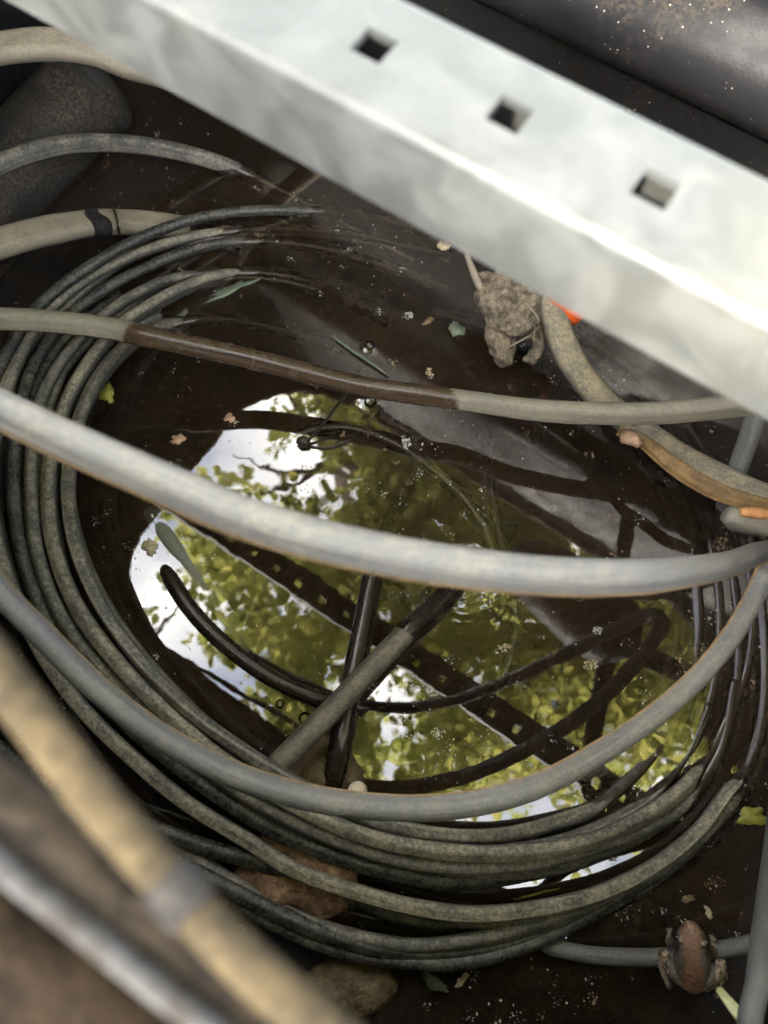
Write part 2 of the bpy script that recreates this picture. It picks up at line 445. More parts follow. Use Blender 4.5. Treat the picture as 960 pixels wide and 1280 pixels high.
def sweep(name, pts, mat, parent=None, prof='round', sides=14, step=0.004, jit=0.0008, twist=0.0, autowet=True, lump=0.03):
    """pts: (x, y, z, radius, wet) world control points; one closed tube mesh"""
    C = catmull(pts, step)
    n = len(C)
    seed = random.random() * 50
    for i in range(n):
        q = Vector(C[i, :3]) * 9 + Vector((seed, 0, 0))
        v = noise.noise_vector(q)
        C[i, :3] += np.array(v) * jit
    T = np.gradient(C[:, :3], axis=0)
    T /= np.linalg.norm(T, axis=1)[:, None]
    seg = np.r_[0, np.cumsum(np.linalg.norm(np.diff(C[:, :3], axis=0), axis=1))]
    th = np.linspace(0, 2 * math.pi, sides, endpoint=False)
    if prof == 'keel':      # round jacket with a thin messenger bead along one side
        sides = 20
        th = np.linspace(0, 2 * math.pi, sides, endpoint=False)
        dd = np.abs((th - 6.15 + math.pi) % (2 * math.pi) - math.pi)
        rr = 1 + 0.34 * np.exp(-(dd / 0.26) ** 2) - 0.10 * np.exp(-((dd - 0.62) / 0.22) ** 2)
        ca, sa = rr * np.cos(th), rr * np.sin(th)
    elif prof == 'flat':
        sides = 20
        th = np.linspace(0, 2 * math.pi, sides, endpoint=False)
        ca = 1.22 * np.sign(np.cos(th)) * np.abs(np.cos(th)) ** 0.8
        sa = 0.82 * np.sin(th) * (1 - 0.20 * np.exp(-(np.cos(th) / 0.28) ** 2))
    else:
        ca, sa = np.cos(th), np.sin(th)
    V = []
    for i in range(n):
        t = Vector(T[i])
        zz = Vector((0, 0, 1)) if abs(t.z) < 0.93 else Vector((0.3, 1, 0)).normalized()
        side = t.cross(zz).normalized()
        upv = side.cross(t).normalized()
        a = twist * seg[i] + 0.25 * math.sin(seg[i] * 7 + seed)
        s2 = side * math.cos(a) + upv * math.sin(a)
        u2 = upv * math.cos(a) - side * math.sin(a)
        r = C[i, 3] * (1 + lump * noise.noise(Vector((seg[i] * 30, seed, 0))))
        c = Vector(C[i, :3])
        for k in range(sides):
            V.append(c + (s2 * ca[k] + u2 * sa[k]) * r)
    F = []
    for i in range(n - 1):
        for k in range(sides):
            k2 = (k + 1) % sides
            F.append((i * sides + k, i * sides + k2, (i + 1) * sides + k2, (i + 1) * sides + k))
    F.append(tuple(range(sides))[::-1])
    F.append(tuple((n - 1) * sides + k for k in range(sides)))
    me = mesh_from(name, V, F)
    uv = me.uv_layers.new(name='UVMap')
    li = np.empty(len(me.loops), np.int32)
    me.loops.foreach_get('vertex_index', li)
    ring, kk = li // sides, li % sides
    # seam-safe angle: mirrored so that it closes on itself
    ang = np.abs(kk / sides * 2 - 1)
    buf = np.empty(len(li) * 2)
    buf[0::2] = seg[ring] * 1.0
    buf[1::2] = ang * 0.5
    uv.data.foreach_set('uv', buf)
    if prof == 'keel':
        ab = me.attributes.new('bead', 'FLOAT', 'POINT')
        ab.data.foreach_set('value', np.tile(np.exp(-(dd / 0.36) ** 2), n).astype(np.float32))
    at = me.attributes.new('wet', 'FLOAT', 'POINT')
    w = np.repeat(C[:, 4], sides)
    if autowet:
        z = np.array([v[2] for v in V])
        w = np.maximum(w, np.clip((0.006 - z) / 0.004, 0, 1))
    at.data.foreach_set('value', w.astype(np.float32))
    return link(name, me, mat, parent)

R0 = 0.0051
def path(rows, r=R0, wet=0.0):
    """rows of (px, py, z[, wet[, r]])"""
    out = []
    for row in rows:
        p = P(row[0], row[1], row[2])
        out.append((p.x, p.y, p.z, row[4] if len(row) > 4 else r, row[3] if len(row) > 3 else wet))
    return out

# ------------------------------------------------------------------ the vault: water, floor, walls, ground
U0, U1, N0, N1, RIM = -0.47, 0.375, -0.034, 0.436, 0.47
def rounded(u0, u1, n0, n1, r, seg=10):
    pts = []
    for cx, cy, a0 in ((u1 - r, n1 - r, 0), (u0 + r, n1 - r, 90), (u0 + r, n0 + r, 180), (u1 - r, n0 + r, 270)):
        for k in range(seg + 1):
            a = math.radians(a0 + 90 * k / seg)
            pts.append((cx + r * math.cos(a), cy + r * math.sin(a)))
    return pts

def loft(name, rings, mat, parent=None, close=False):
    V, F = [], []
    m = len(rings[0][0])
    for pts, z in rings:
        V += [UN(u, n, z) for u, n in pts]
    cnt = len(rings)
    for i in range(cnt if close else cnt - 1):
        j = (i + 1) % cnt
        for k in range(m):
            k2 = (k + 1) % m
            F.append((i * m + k, j * m + k, j * m + k2, i * m + k2))
    return link(name, mesh_from(name, V, F), mat, parent)

def out_ring(e, fl=0.0, r=0.14):
    """ring e outside the opening; fl: 0 at the narrow mouth, 1 on the flared body"""
    return rounded(U0 - e - 0.16 * fl, U1 + e + 0.10 * fl, N0 - e - 0.20 * fl, N1 + e + 0.012 * fl, r + max(e, -0.05))

BED = -0.16
vault = empty('utility_vault', UN(-0.05, 0.2, BED))
tag(vault, 'black plastic underground utility vault with ribbed walls, half full of water', 'vault')
prof = [(0.004, 0.468, 0), (0.012, 0.460, .03), (0.014, 0.448, .16), (0.014, 0.425, .4), (0.012, 0.395, .8), (0.010, 0.36, .96), (0.010, 0.315, 1), (0.010, 0.300, 1), (-0.006, 0.290, 1), (-0.014, 0.275, 1),
        (-0.014, 0.262, 1), (-0.006, 0.247, 1), (0.016, 0.235, 1), (0.022, 0.12, 1), (0.028, 0.02, 1), (0.032, -0.10, 1), (0.034, BED - 0.05, 1)]
prof_out = [(0.10, BED - 0.05, 1), (0.10, 0.36, 1), (0.10, 0.455, 0), (0.03, 0.46, 0)]
loft('wall', [(out_ring(e, f), z) for e, z, f in prof + prof_out], M['plastic'], vault, close=True)
# lip round the opening
lip = [(0.0, 0.4645), (0.0, 0.474), (0.004, 0.4765), (0.009, 0.476), (0.012, 0.465)]
loft('lip', [(out_ring(e), z) for e, z in lip], M['lip'], vault, close=True)

# silt floor
def grid_patch(name, u0, u1, n0, n1, nu, nn, zf, mat):
    V, F = [], []
    for j in range(nn + 1):
        for i in range(nu + 1):
            u = u0 + (u1 - u0) * i / nu; n = n0 + (n1 - n0) * j / nn
            p = UN(u, n); V.append((p.x, p.y, zf(p.x, p.y)))
    for j in range(nn):
        for i in range(nu):
            a = j * (nu + 1) + i
            F.append((a, a + 1, a + nu + 2, a + nu + 1))
    return link(name, mesh_from(name, V, F), mat)
bed = grid_patch('silt_bed', U0 - .24, U1 + .18, N0 - .28, N1 + .08, 150, 110,
                 lambda x, y: BED + 0.035 * noise.noise(Vector((x * 7, y * 7, 1.3))) + 0.012 * noise.noise(Vector((x * 28, y * 28, 4))), M['silt'])
tag(bed, 'brown silt on the bottom of the flooded vault', kind='structure')

# ground outside the vault
inner = out_ring(0.009)
m_ = len(inner)
V, F = [], []
for k, (scale_, zz) in enumerate(((1.0, 0.469), (1.03, 0.479), (1.2, 0.472), (1.5, 0.465), (3.0, 0.46), (10, 0.45), (140, 0.42))):
    for (u, n) in inner:
        du, dn = u + 0.05, n - 0.2
        p = UN(-0.05 + du * scale_, 0.2 + dn * scale_)
        V.append((p.x, p.y, zz))
for i in range(6):
    for k in range(m_):
        k2 = (k + 1) % m_
        F.append((i * m_ + k, (i + 1) * m_ + k, (i + 1) * m_ + k2, i * m_ + k2))
ground = link('ground', mesh_from('ground', V, F), M['soil'])
tag(ground, 'dry brown soil around the vault opening', kind='structure')

# water: a closed body whose top carries menisci and faint ripples
bumps = []      # (x, y, height, sigma)
for (px, py, h, s) in ((288, 207, .0009, .007), (385, 264, .0009, .007), (290, 306, .0009, .007), (290, 344, .0009, .007),
                       (215, 350, .0009, .007), (742, 1010, .0009, .007), (885, 945, .0009, .007), (848, 1020, .0009, .007),
                       (928, 968, .0009, .007), (700, 1186, .0009, .007), (462, 432, .0016, .006), (463, 500, .0016, .007)):
    p = P(px, py); bumps.append((p.x, p.y, h, s))
ripples = [(P(582, 722), .00016), (P(470, 690), .00016)]
NUW, NNW = 330, 220
uu = np.linspace(U0 - .22, U1 + .16, NUW + 1); nn_ = np.linspace(N0 - .26, N1 + .07, NNW + 1)
GU, GN = np.meshgrid(uu, nn_)
GX = UX.x * GU + NX.x * GN; GY = UX.y * GU + NX.y * GN
GZ = np.zeros_like(GX)
for x, y, h, s in bumps:
    GZ += h * np.exp(-((GX - x) ** 2 + (GY - y) ** 2) / (2 * s * s) * 2)
for p, a in ripples:
    dd = np.sqrt((GX - p.x) ** 2 + (GY - p.y) ** 2)
    GZ += a * np.sin(dd * 2 * math.pi / 0.0095) * np.exp(-dd / 0.022)
V = np.stack([GX.ravel(), GY.ravel(), GZ.ravel()], 1)
W1 = NUW + 1
F = [(j * W1 + i, j * W1 + i + 1, (j + 1) * W1 + i + 1, (j + 1) * W1 + i) for j in range(NNW) for i in range(NUW)]
base = len(V)
loop = [i for i in range(W1)] + [j * W1 + NUW for j in range(1, NNW + 1)] + [NNW * W1 + i for i in range(NUW - 1, -1, -1)] + [j * W1 for j in range(NNW - 1, 0, -1)]
low = V[loop].copy(); low[:, 2] = BED - 0.07
V = np.vstack([V, low])
L = len(loop)
for k in range(L):
    k2 = (k + 1) % L
    F.append((loop[k], base + k, base + k2, loop[k2]))
F.append(tuple(base + k for k in range(L - 1, -1, -1)))
water = link('water', mesh_from('water', V.tolist(), F), M['water'])
tag(water, 'still murky brown water mirroring leaves and sky', kind='structure')

# ------------------------------------------------------------------ steel channel with square holes
CH_Z, CH_P, CH_W, CH_H = 0.458, 0.0412, 0.0400, 0.030
ch0 = P(637, 143, CH_Z)          # one hole centre
chn = ch0.dot(NX); chu = ch0.dot(UX)
channel = empty('steel_channel', UN(chu, chn, CH_Z - CH_H))
tag(channel, 'galvanised steel channel with a row of square holes spanning the vault', 'steel channel')
def channel_web():
    hw, hs, T = CH_W / 2 - 0.003, 0.0047, 0.0025
    k0, k1 = -14, 10
    bm = bmesh.new()
    us = []
    for k in range(k0, k1 + 1):
        us += [k * CH_P - hs, k * CH_P + hs]
    us = [us[0] - 0.02] + us + [us[-1] + 0.02]
    ns = [-hw, -hs, hs, hw]
    vt = {}
    for i, u in enumerate(us):
        for j, n in enumerate(ns):
            for s, z in ((0, 0), (1, -T)):
                p = UN(chu + u, chn + n, CH_Z + z)
                vt[i, j, s] = bm.verts.new(p)
    for i in range(len(us) - 1):
        for j in range(3):
            hole = (j == 1 and i % 2 == 1)
            if hole:
                for a, b in (((i, 1), (i + 1, 1)), ((i + 1, 1), (i + 1, 2)), ((i + 1, 2), (i, 2)), ((i, 2), (i, 1))):
                    bm.faces.new((vt[a[0], a[1], 0], vt[b[0], b[1], 0], vt[b[0], b[1], 1], vt[a[0], a[1], 1]))
                continue
            bm.faces.new((vt[i, j, 0], vt[i + 1, j, 0], vt[i + 1, j + 1, 0], vt[i, j + 1, 0]))
            bm.faces.new((vt[i, j + 1, 1], vt[i + 1, j + 1, 1], vt[i + 1, j, 1], vt[i, j, 1]))
    bmesh.ops.recalc_face_normals(bm, faces=bm.faces)
    o = bm_link('web', bm, M['steel'], channel, smooth=False)
    return us[0], us[-1]
cu0, cu1 = channel_web()
def channel_flange(sgn):
    """quarter bend from the web into a side wall, with an inturned toe"""
    T, rb = 0.0025, 0.003
    hw = CH_W / 2 - 0.003
    c = []
    for k in range(6):
        a = math.radians(90 - 90 * k / 5)
        c.append((hw + rb * math.cos(a), -rb + rb * math.sin(a)))
    c += [(hw + rb, -CH_H), (hw + rb - 0.006, -CH_H - 0.001)]
    inn = [(hw + rb - 0.006, -CH_H + T), (hw + rb - T, -CH_H + T), (hw + rb - T, -rb), (hw, -T)]
    pr = c + inn
    V, F = [], []
    NS = 24
    for i in range(NS + 1):
        u = cu0 + (cu1 - cu0) * i / NS
        for (n, z) in pr: V.append(UN(chu + u, chn + sgn * n, CH_Z + z))
    m = len(pr)
    for i in range(NS):
        for k in range(m):
            k2 = (k + 1) % m
            f = (i * m + k, i * m + k2, (i + 1) * m + k2, (i + 1) * m + k)
            F.append(f if sgn > 0 else f[::-1])
    F.append(tuple(range(m))); F.append(tuple(NS * m + k for k in range(m)))
    o = link('flange', mesh_from('flange', V, F), M['steel'], channel, smooth=True)
    md = o.modifiers.new('es', 'EDGE_SPLIT'); md.split_angle = math.radians(35)
channel_flange(1); channel_flange(-1)

# ------------------------------------------------------------------ cables
coil = empty('cable_coil', P(480, 700, -0.02))
tag(coil, 'large coil of dark grey muddy cable half sunk in the brown water', 'cable coil')
loops = [
 # outermost: comes out of the water at the top and passes under the hose at the left
 ([(760, 420, -0.0500), (600, 320, -0.0350), (480, 275, -0.0200), (385, 264, 0.0000), (300, 265, 0.0120), (235, 276, 0.0220), (180, 296, 0.0300), (120, 328, 0.0400), (70, 362, 0.0450), (30, 405, 0.0500), (5, 450, 0.0500), (-25, 520, 0.0500), (-45, 620, 0.0500), (-35, 740, 0.0500), (10, 860, 0.0450), (90, 970, 0.0350), (180, 1050, 0.0200), (250, 1098, 0.0200), (310, 1137, 0.0220), (400, 1180, 0.0220), (520, 1202, 0.0200), (600, 1198, 0.0160), (690, 1167, 0.0100), (770, 1120, 0.0060), (850, 1072, 0.0010), (905, 1010, -0.0040), (945, 930, -0.0032), (965, 840, -0.0035), (965, 740, -0.0055), (940, 640, -0.0200)], 'coil_dark'),
 ([(560, 320, -0.0500), (400, 288, -0.0200), (262, 292, 0.0020), (200, 306, 0.0140), (150, 325, 0.0220), (100, 355, 0.0300), (58, 394, 0.0380), (28, 440, 0.0420), (6, 500, 0.0460), (-8, 570, 0.0500), (-8, 640, 0.0520), (10, 720, 0.0550), (50, 810, 0.0550), (110, 893, 0.0500), (170, 952, 0.0450), (235, 1003, 0.0420), (300, 1043, 0.0380), (370, 1088, 0.0360), (440, 1113, 0.0360), (520, 1133, 0.0340), (600, 1142, 0.0300), (720, 1124, 0.0220), (800, 1090, 0.0140), (870, 1040, 0.0080), (908, 992, 0.0040), (928, 965, -0.0032), (946, 920, -0.0032), (955, 850, -0.0032), (950, 750, -0.0032), (925, 640, -0.0055), (870, 545, -0.0200)], 'coil_dusty'),
 ([(560, 360, -0.0500), (400, 310, -0.0160), (290, 304, 0.0010), (235, 315, 0.0120), (170, 341, 0.0220), (120, 370, 0.0300), (80, 402, 0.0350), (48, 445, 0.0400), (28, 495, 0.0450), (18, 560, 0.0500), (18, 630, 0.0520), (32, 710, 0.0560), (70, 795, 0.0560), (130, 870, 0.0520), (200, 938, 0.0500), (280, 998, 0.0460), (350, 1040, 0.0400), (430, 1072, 0.0340), (500, 1090, 0.0300), (560, 1100, 0.0240), (640, 1094, 0.0120), (715, 1072, 0.0030), (780, 1034, -0.0030), (840, 975, -0.0060), (880, 900, -0.0032), (898, 810, -0.0032), (890, 700, -0.0035), (855, 600, -0.0150), (790, 510, -0.0220)], 'coil_dark'),
 ([(480, 370, -0.0500), (340, 340, -0.0120), (218, 347, 0.0020), (180, 362, 0.0140), (140, 388, 0.0240), (105, 420, 0.0320), (75, 456, 0.0380), (52, 500, 0.0430), (40, 560, 0.0480), (40, 630, 0.0530), (52, 710, 0.0580), (85, 785, 0.0600), (140, 850, 0.0600), (205, 912, 0.0580), (270, 968, 0.0560), (340, 1012, 0.0520), (420, 1050, 0.0460), (500, 1076, 0.0420), (600, 1086, 0.0360), (680, 1078, 0.0260), (760, 1053, 0.0140), (815, 1030, 0.0060), (848, 1010, 0.0005), (880, 972, -0.0032), (910, 910, -0.0032), (924, 820, -0.0032), (915, 720, -0.0035), (885, 620, -0.0140), (830, 530, -0.0200)], 'coil'),
 ([(480, 395, -0.0500), (380, 352, -0.0140), (288, 343, 0.0010), (240, 355, 0.0140), (190, 378, 0.0260), (150, 405, 0.0340), (118, 440, 0.0400), (88, 490, 0.0450), (68, 550, 0.0500), (62, 620, 0.0550), (72, 690, 0.0600), (100, 760, 0.0640), (145, 825, 0.0660), (205, 888, 0.0660), (270, 943, 0.0640), (340, 988, 0.0600), (420, 1028, 0.0550), (500, 1053, 0.0500), (580, 1065, 0.0450), (660, 1065, 0.0360), (740, 1048, 0.0250), (800, 1020, 0.0150), (852, 985, 0.0070), (884, 946, -0.0032), (908, 900, -0.0032), (932, 840, -0.0032), (940, 760, -0.0032), (928, 670, -0.0045), (890, 580, -0.0150), (820, 490, -0.0220), (720, 410, -0.0320)], 'coil_dusty'),
 # innermost
 ([(420, 430, -0.0500), (280, 400, -0.0120), (190, 412, 0.0080), (150, 440, 0.0240), (118, 482, 0.0360), (95, 540, 0.0450), (86, 610, 0.0520), (95, 680, 0.0580), (122, 750, 0.0630), (165, 815, 0.0660), (222, 875, 0.0670), (285, 925, 0.0660), (350, 968, 0.0620), (430, 1010, 0.0560), (520, 1038, 0.0460), (620, 1045, 0.0260), (700, 1026, 0.0080), (742, 1010, 0.0005), (790, 972, -0.0030), (828, 930, -0.0050), (855, 880, -0.0070), (872, 800, -0.0032), (866, 710, -0.0035), (835, 610, -0.0150), (770, 520, -0.0220), (680, 450, -0.0300)], 'coil'),
 # twin strands lying a little below their neighbours
 ([(150, 368, 0.0080), (100, 405, 0.0220), (62, 450, 0.0280), (40, 500, 0.0320), (28, 560, 0.0360), (28, 630, 0.0400), (42, 710, 0.0430), (78, 790, 0.0440), (134, 862, 0.0430), (200, 926, 0.0400), (275, 985, 0.0360), (345, 1028, 0.0320), (425, 1064, 0.0280), (510, 1084, 0.0220), (600, 1095, 0.0160), (680, 1088, 0.0100), (750, 1066, 0.0050), (815, 1036, 0.0000), (865, 995, -0.0032), (900, 935, -0.0032), (918, 850, -0.0035)], 'coil_dark'),
 ([(200, 395, 0.0060), (140, 422, 0.0200), (104, 462, 0.0280), (80, 510, 0.0340), (64, 580, 0.0400), (66, 650, 0.0440), (84, 730, 0.0480), (122, 800, 0.0500), (180, 866, 0.0500), (245, 925, 0.0480), (320, 975, 0.0440), (400, 1020, 0.0400), (490, 1050, 0.0340), (590, 1062, 0.0260), (680, 1056, 0.0160), (750, 1034, 0.0080), (810, 1000, 0.0000), (855, 950, -0.0050), (885, 880, -0.0032)], 'coil'),
 # lower edge strands
 ([(-60, 560, 0.0350), (-70, 680, 0.0400), (-40, 800, 0.0400), (40, 920, 0.0350), (140, 1010, 0.0250), (230, 1062, 0.0220), (300, 1108, 0.0240), (380, 1150, 0.0260), (450, 1172, 0.0260), (520, 1182, 0.0240), (600, 1172, 0.0200), (680, 1152, 0.0140), (750, 1126, 0.0080), (820, 1088, 0.0030), (880, 1048, -0.0040), (930, 985, -0.0032)], 'coil'),
 ([(-40, 900, 0.0300), (60, 985, 0.0300), (160, 1045, 0.0280), (240, 1086, 0.0300), (310, 1122, 0.0300), (390, 1160, 0.0280), (470, 1184, 0.0240), (540, 1190, 0.0200), (620, 1182, 0.0140), (700, 1156, 0.0080), (770, 1126, 0.0020), (840, 1080, -0.0050)], 'coil_dark'),
 ([(60, 960, 0.0300), (130, 1010, 0.0300), (210, 1041, 0.0300), (270, 1062, 0.0300), (330, 1078, 0.0300), (390, 1100, 0.0240), (450, 1128, 0.0160), (520, 1152, 0.0140), (580, 1154, 0.0120), (640, 1144, 0.0040), (700, 1124, -0.0060)], 'coil_dark'),
]
for q, (rows, mk) in enumerate(loops):
    sweep('loop', path(rows), M[mk], coil, 'keel', twist=random.uniform(-3, 3), jit=.0016)
    if q in (1, 3, 4, 5, 8):        # a second strand that wanders beside and a little below it
        wob = [(x + 13 * noise.noise(Vector((k * .33, q * 3.7, 1))) + 4, y + 13 * noise.noise(Vector((k * .33, q * 3.7, 9))) + 5, z - .010 if z > .012 else z - .004) for k, (x, y, z) in enumerate(rows)]
        sweep('loop', path(wob, r=R0 * .93), M[random.choice(('coil', 'coil_dark'))], coil, 'keel', twist=random.uniform(-3, 3), jit=.002)
# sunk turns on the right side of the coil: brown shapes under the water
for k in range(4):
    o = 17 * k
    sweep('loop', path([(560 + o, 1010 - 4 * k, -.03 - .004 * k), (680 + o, 985 - 3 * k, -.016), (780 + o, 915 - 2 * k, -.009), (838 + o, 820, -.007), (850 + o, 720, -.009), (825 + o, 610, -.014), (760 + o, 510, -.024), (660 + o, 430, -.04), (540 + o, 390, -.06)]), M['coil_dark'], coil, 'keel', twist=random.uniform(-3, 3))

slack = sweep('slack_cable', path([
    (-160, 440, 0.362), (-60, 478, 0.364), (0, 508, 0.367), (100, 556, 0.370), (200, 600, 0.372), (300, 642, 0.372), (400, 672, 0.370), (500, 694, 0.364), (600, 709, 0.357), (700, 718, 0.342), (800, 720, 0.317), (870, 712, 0.270), (920, 700, 0.205), (948, 690, 0.150), (962, 694, 0.110), (955, 722, 0.095), (925, 780, 0.100), (880, 838, 0.110), (820, 895, 0.122), (740, 950, 0.138), (660, 988, 0.158), (580, 1008, 0.160), (500, 1013, 0.162), (400, 1003, 0.165), (300, 974, 0.170), (200, 922, 0.178), (120, 862, 0.185), (60, 803, 0.190), (0, 742, 0.195), (-60, 670, 0.200), (-130, 570, 0.210)], r=.0064), M['slack'], None, 'keel', twist=0.0, jit=.0012)
tag(slack, 'pale grey slack cable looping over the coil nearest the camera', 'cable')

bcab = sweep('cable', path([
    (-90, 398, .11), (0, 397, .10), (80, 402, .09), (146, 411, .08, 0), (186, 420, .08, 1), (300, 444, .06, 1), (450, 481, .05, 1), (548, 495, .055, 1), (586, 500, .055, 0), (680, 512, .07), (800, 516, .085), (900, 508, .10), (1000, 495, .11)], r=.0082), M['mid'], None, 'keel', twist=0.0)
tag(bcab, 'straight tan cable with a wet brown middle stretch below the channel', 'cable')

dcab = empty('muddy_cable', P(700, 400, .03))
tag(dcab, 'yellowish mud caked cable rising to an orange tip beside the mud clump', 'cable')
sweep('jacket', path([(694, 366, .075), (692, 385, .07), (700, 420, .06), (718, 458, .05), (748, 496, .04), (795, 535, .035), (850, 571, .04), (915, 604, .05), (985, 632, .06)], r=.0098), M['muddy'], dcab, 'flat', lump=.06)
sweep('orange_tip', path([(690, 352, .086, 0, .0088), (704, 374, .074, 0, .0118), (718, 386, .068, 0, .0135), (728, 396, .065, 0, .0105)]), M['orange'], dcab, jit=0)
# curled ochre strip peeling from the muddy cable
def ribbon(name, rows, mat, width_vec, wfun, parent=None, thick=0.0008):
    C = catmull([tuple(P(*r)) + (0, 0) for r in rows], 0.003)[:, :3]
    n = len(C); V, F = [], []
    K = 5
    for i in range(n):
        t = i / (n - 1); w = wfun(t)
        for k in range(K):
            s = k / (K - 1) - 0.5
            off = Vector(width_vec) * (s * w) + Vector((0, 0, 1)) * (0.35 * w * (s * s * 4 - 0.5))
            V.append(Vector(C[i]) + off)
    for i in range(n - 1):
        for k in range(K - 1):
            F.append((i * K + k, i * K + k + 1, (i + 1) * K + k + 1, (i + 1) * K + k))
    o = link(name, mesh_from(name, V, F), mat, parent)
    md = o.modifiers.new('sol', 'SOLIDIFY'); md.thickness = thick
    return o
strip = ribbon('tape_strip', [(772, 540, .045), (800, 552, .05), (835, 580, .055), (870, 603, .055), (910, 622, .06), (990, 640, .065)], M['tape_strip'], (0.55, 0.85, 0.25), lambda t: 0.008 + 0.007 * math.sin(3 * t), thick=.0012)
tag(strip, 'curled ochre strip peeling off along the muddy cable', 'strip')
sweep('knot', path([(780, 545, .052, 0, .006), (792, 549, .056, 0, .0062), (800, 556, .055, 0, .004)]), M['flake_pink'], strip, lump=.4)

ecab = sweep('cable', path([(640, 1178, -.018), (690, 1184, .002), (740, 1194, .012), (830, 1196, .022), (900, 1187, .03), (1000, 1166, .04)], r=.0058), M['grey'], None)
tag(ecab, 'thin grey cable the frog sits on', 'cable')

stub = sweep('cable', path([(950, 505, .06), (938, 545, .05), (922, 590, .03), (905, 640, .0), (890, 690, -.03)], r=.0075), M['grey'], None, 'keel')
tag(stub, 'short grey cable dropping into the water behind the ochre strip', 'cable')

cut = empty('cut_cable_end', P(950, 650, .1))
tag(cut, 'cut tan cable end with an orange core at the right edge', 'cable')
sweep('jacket', path([(1040, 640, .10), (990, 652, .105), (950, 655, .11), (918, 648, .115, 0, .0085), (908, 642, .117, 0, .006)], r=.009), M['mid'], cut, jit=0)
sweep('core', path([(960, 643, .1225, 0, .0038), (940, 641, .1245, 0, .0042), (925, 640, .1235, 0, .003)]), M['copper'], cut, jit=0)

# wet cables standing in the middle of the water, and one imitated reflection
w1 = sweep('cable', path([(492, 640, -.06, 1), (480, 670, -.02, 1), (470, 700, .006, 1), (455, 775, .02, 1), (438, 860, .03, 1), (424, 935, .035, 1), (415, 990, .02, 1), (410, 1040, .0, 1)], r=.0085), M['wetcable'], None)
tag(w1, 'black wet cable rising steeply from the water in mid coil', 'cable')
w2 = sweep('cable', path([(640, 660, -.06, 1), (600, 702, -.015, 1), (576, 728, .006, 1), (540, 765, .02, 1), (511, 788, .03, 1), (504, 796, .03, 0), (460, 842, .04, 0), (400, 905, .05, 0), (345, 960, .055, 0), (300, 1010, .04, 0)], r=.0078), M['wetcable'], None, 'keel')
tag(w2, 'slanting cable half dry grey, half wet black, leaning on the coil', 'cable')
g1 = sweep('cable', path([(196, 690, -.02, 1), (212, 722, -.002, 1), (238, 762, .004, 1), (280, 805, .006, 1), (340, 848, .007, 1), (400, 874, .006, 1), (450, 885, -.004, 1), (520, 890, -.03, 1)], r=.0068), M['wetcable'], None)
tag(g1, 'black wet cable curving at the surface inside the left of the coil', 'cable')
g2 = sweep('cable', path([(190, 640, -.02, 0), (208, 668, -.004, 0), (236, 705, -.0065, 0), (266, 745, -.008, 0), (292, 782, -.011, 0), (315, 830, -.018, 1), (330, 880, -.03, 1)], r=.0074), M['greenish'], None, autowet=False)  # solid strand standing in for the reflection of the slack cable's underside
tag(g2, 'pale grey green strand imitating the mirrored slack cable beside the channel reflection', 'cable')
j1 = sweep('cable', path([(330, 575, -.03, 1), (372, 545, -.016, 1), (430, 535, -.011, 1), (490, 553, -.010, 1), (545, 590, -.010, 1), (590, 635, -.011, 1), (618, 690, -.014, 1), (630, 760, -.02, 1)], r=.0068), M['wetcable'], None)
tag(j1, 'wet brown cable arching just under the surface above the slack cable', 'cable')
k1 = sweep('cable', path([(605, 540, -.03, 1), (612, 600, -.012, 1), (622, 660, -.009, 1), (640, 730, -.008, 1), (644, 790, -.009, 1), (628, 845, -.014, 1), (590, 900, -.03, 1)], r=.0050), M['wetcable'], None)
tag(k1, 'thin wet cable under the surface crossing behind the slack cable', 'cable')

# cables at the upper left
lt1 = sweep('cable', path([(-90, 78, .18), (-10, 62, .18), (60, 55, .175), (120, 64, .165), (165, 82, .15), (230, 100, .12), (320, 120, .07), (420, 150, .02)], r=.0105), M['tan'], None, 'flat', lump=.06)
tag(lt1, 'thick cracked tan cable vanishing under the channel, topmost at the left', 'cable')
lt2 = sweep('cable', path([(-90, 255, .10), (-10, 208, .095), (50, 186, .085), (110, 178, .065), (180, 181, .04), (240, 193, .018), (286, 208, .001), (340, 235, -.012), (430, 282, -.03), (520, 330, -.05)], r=.0078), M['coil'], None, 'keel')
tag(lt2, 'dusty cable arching over the black pipe and sliding into the water', 'cable')
lt3 = empty('taped_cable', P(100, 285, .02))
tag(lt3, 'thick tan cable with a torn tape patch at the left edge', 'cable')
sweep('jacket', path([(-90, 335, .085), (-10, 307, .08), (60, 288, .065), (120, 278, .046), (170, 278, .022), (230, 286, -.002), (300, 310, -.03)], r=.0112), M['tan'], lt3, 'flat', lump=.06)
sweep('tape_patch', path([(108, 280.6, .0507, 0, .0112), (118, 278.7, .0468, 0, .0117), (130, 278, .0413, 0, .0112)]), M['grey_tape'], lt3, 'flat', lump=.06)
sweep('cable_tie', path([(141, 260, .046, 0, .0010), (144, 267, .050, 0, .0012), (147, 280, .048, 0, .0012), (149, 292, .036, 0, .0012)]), M['twig'], lt3, lump=.5)

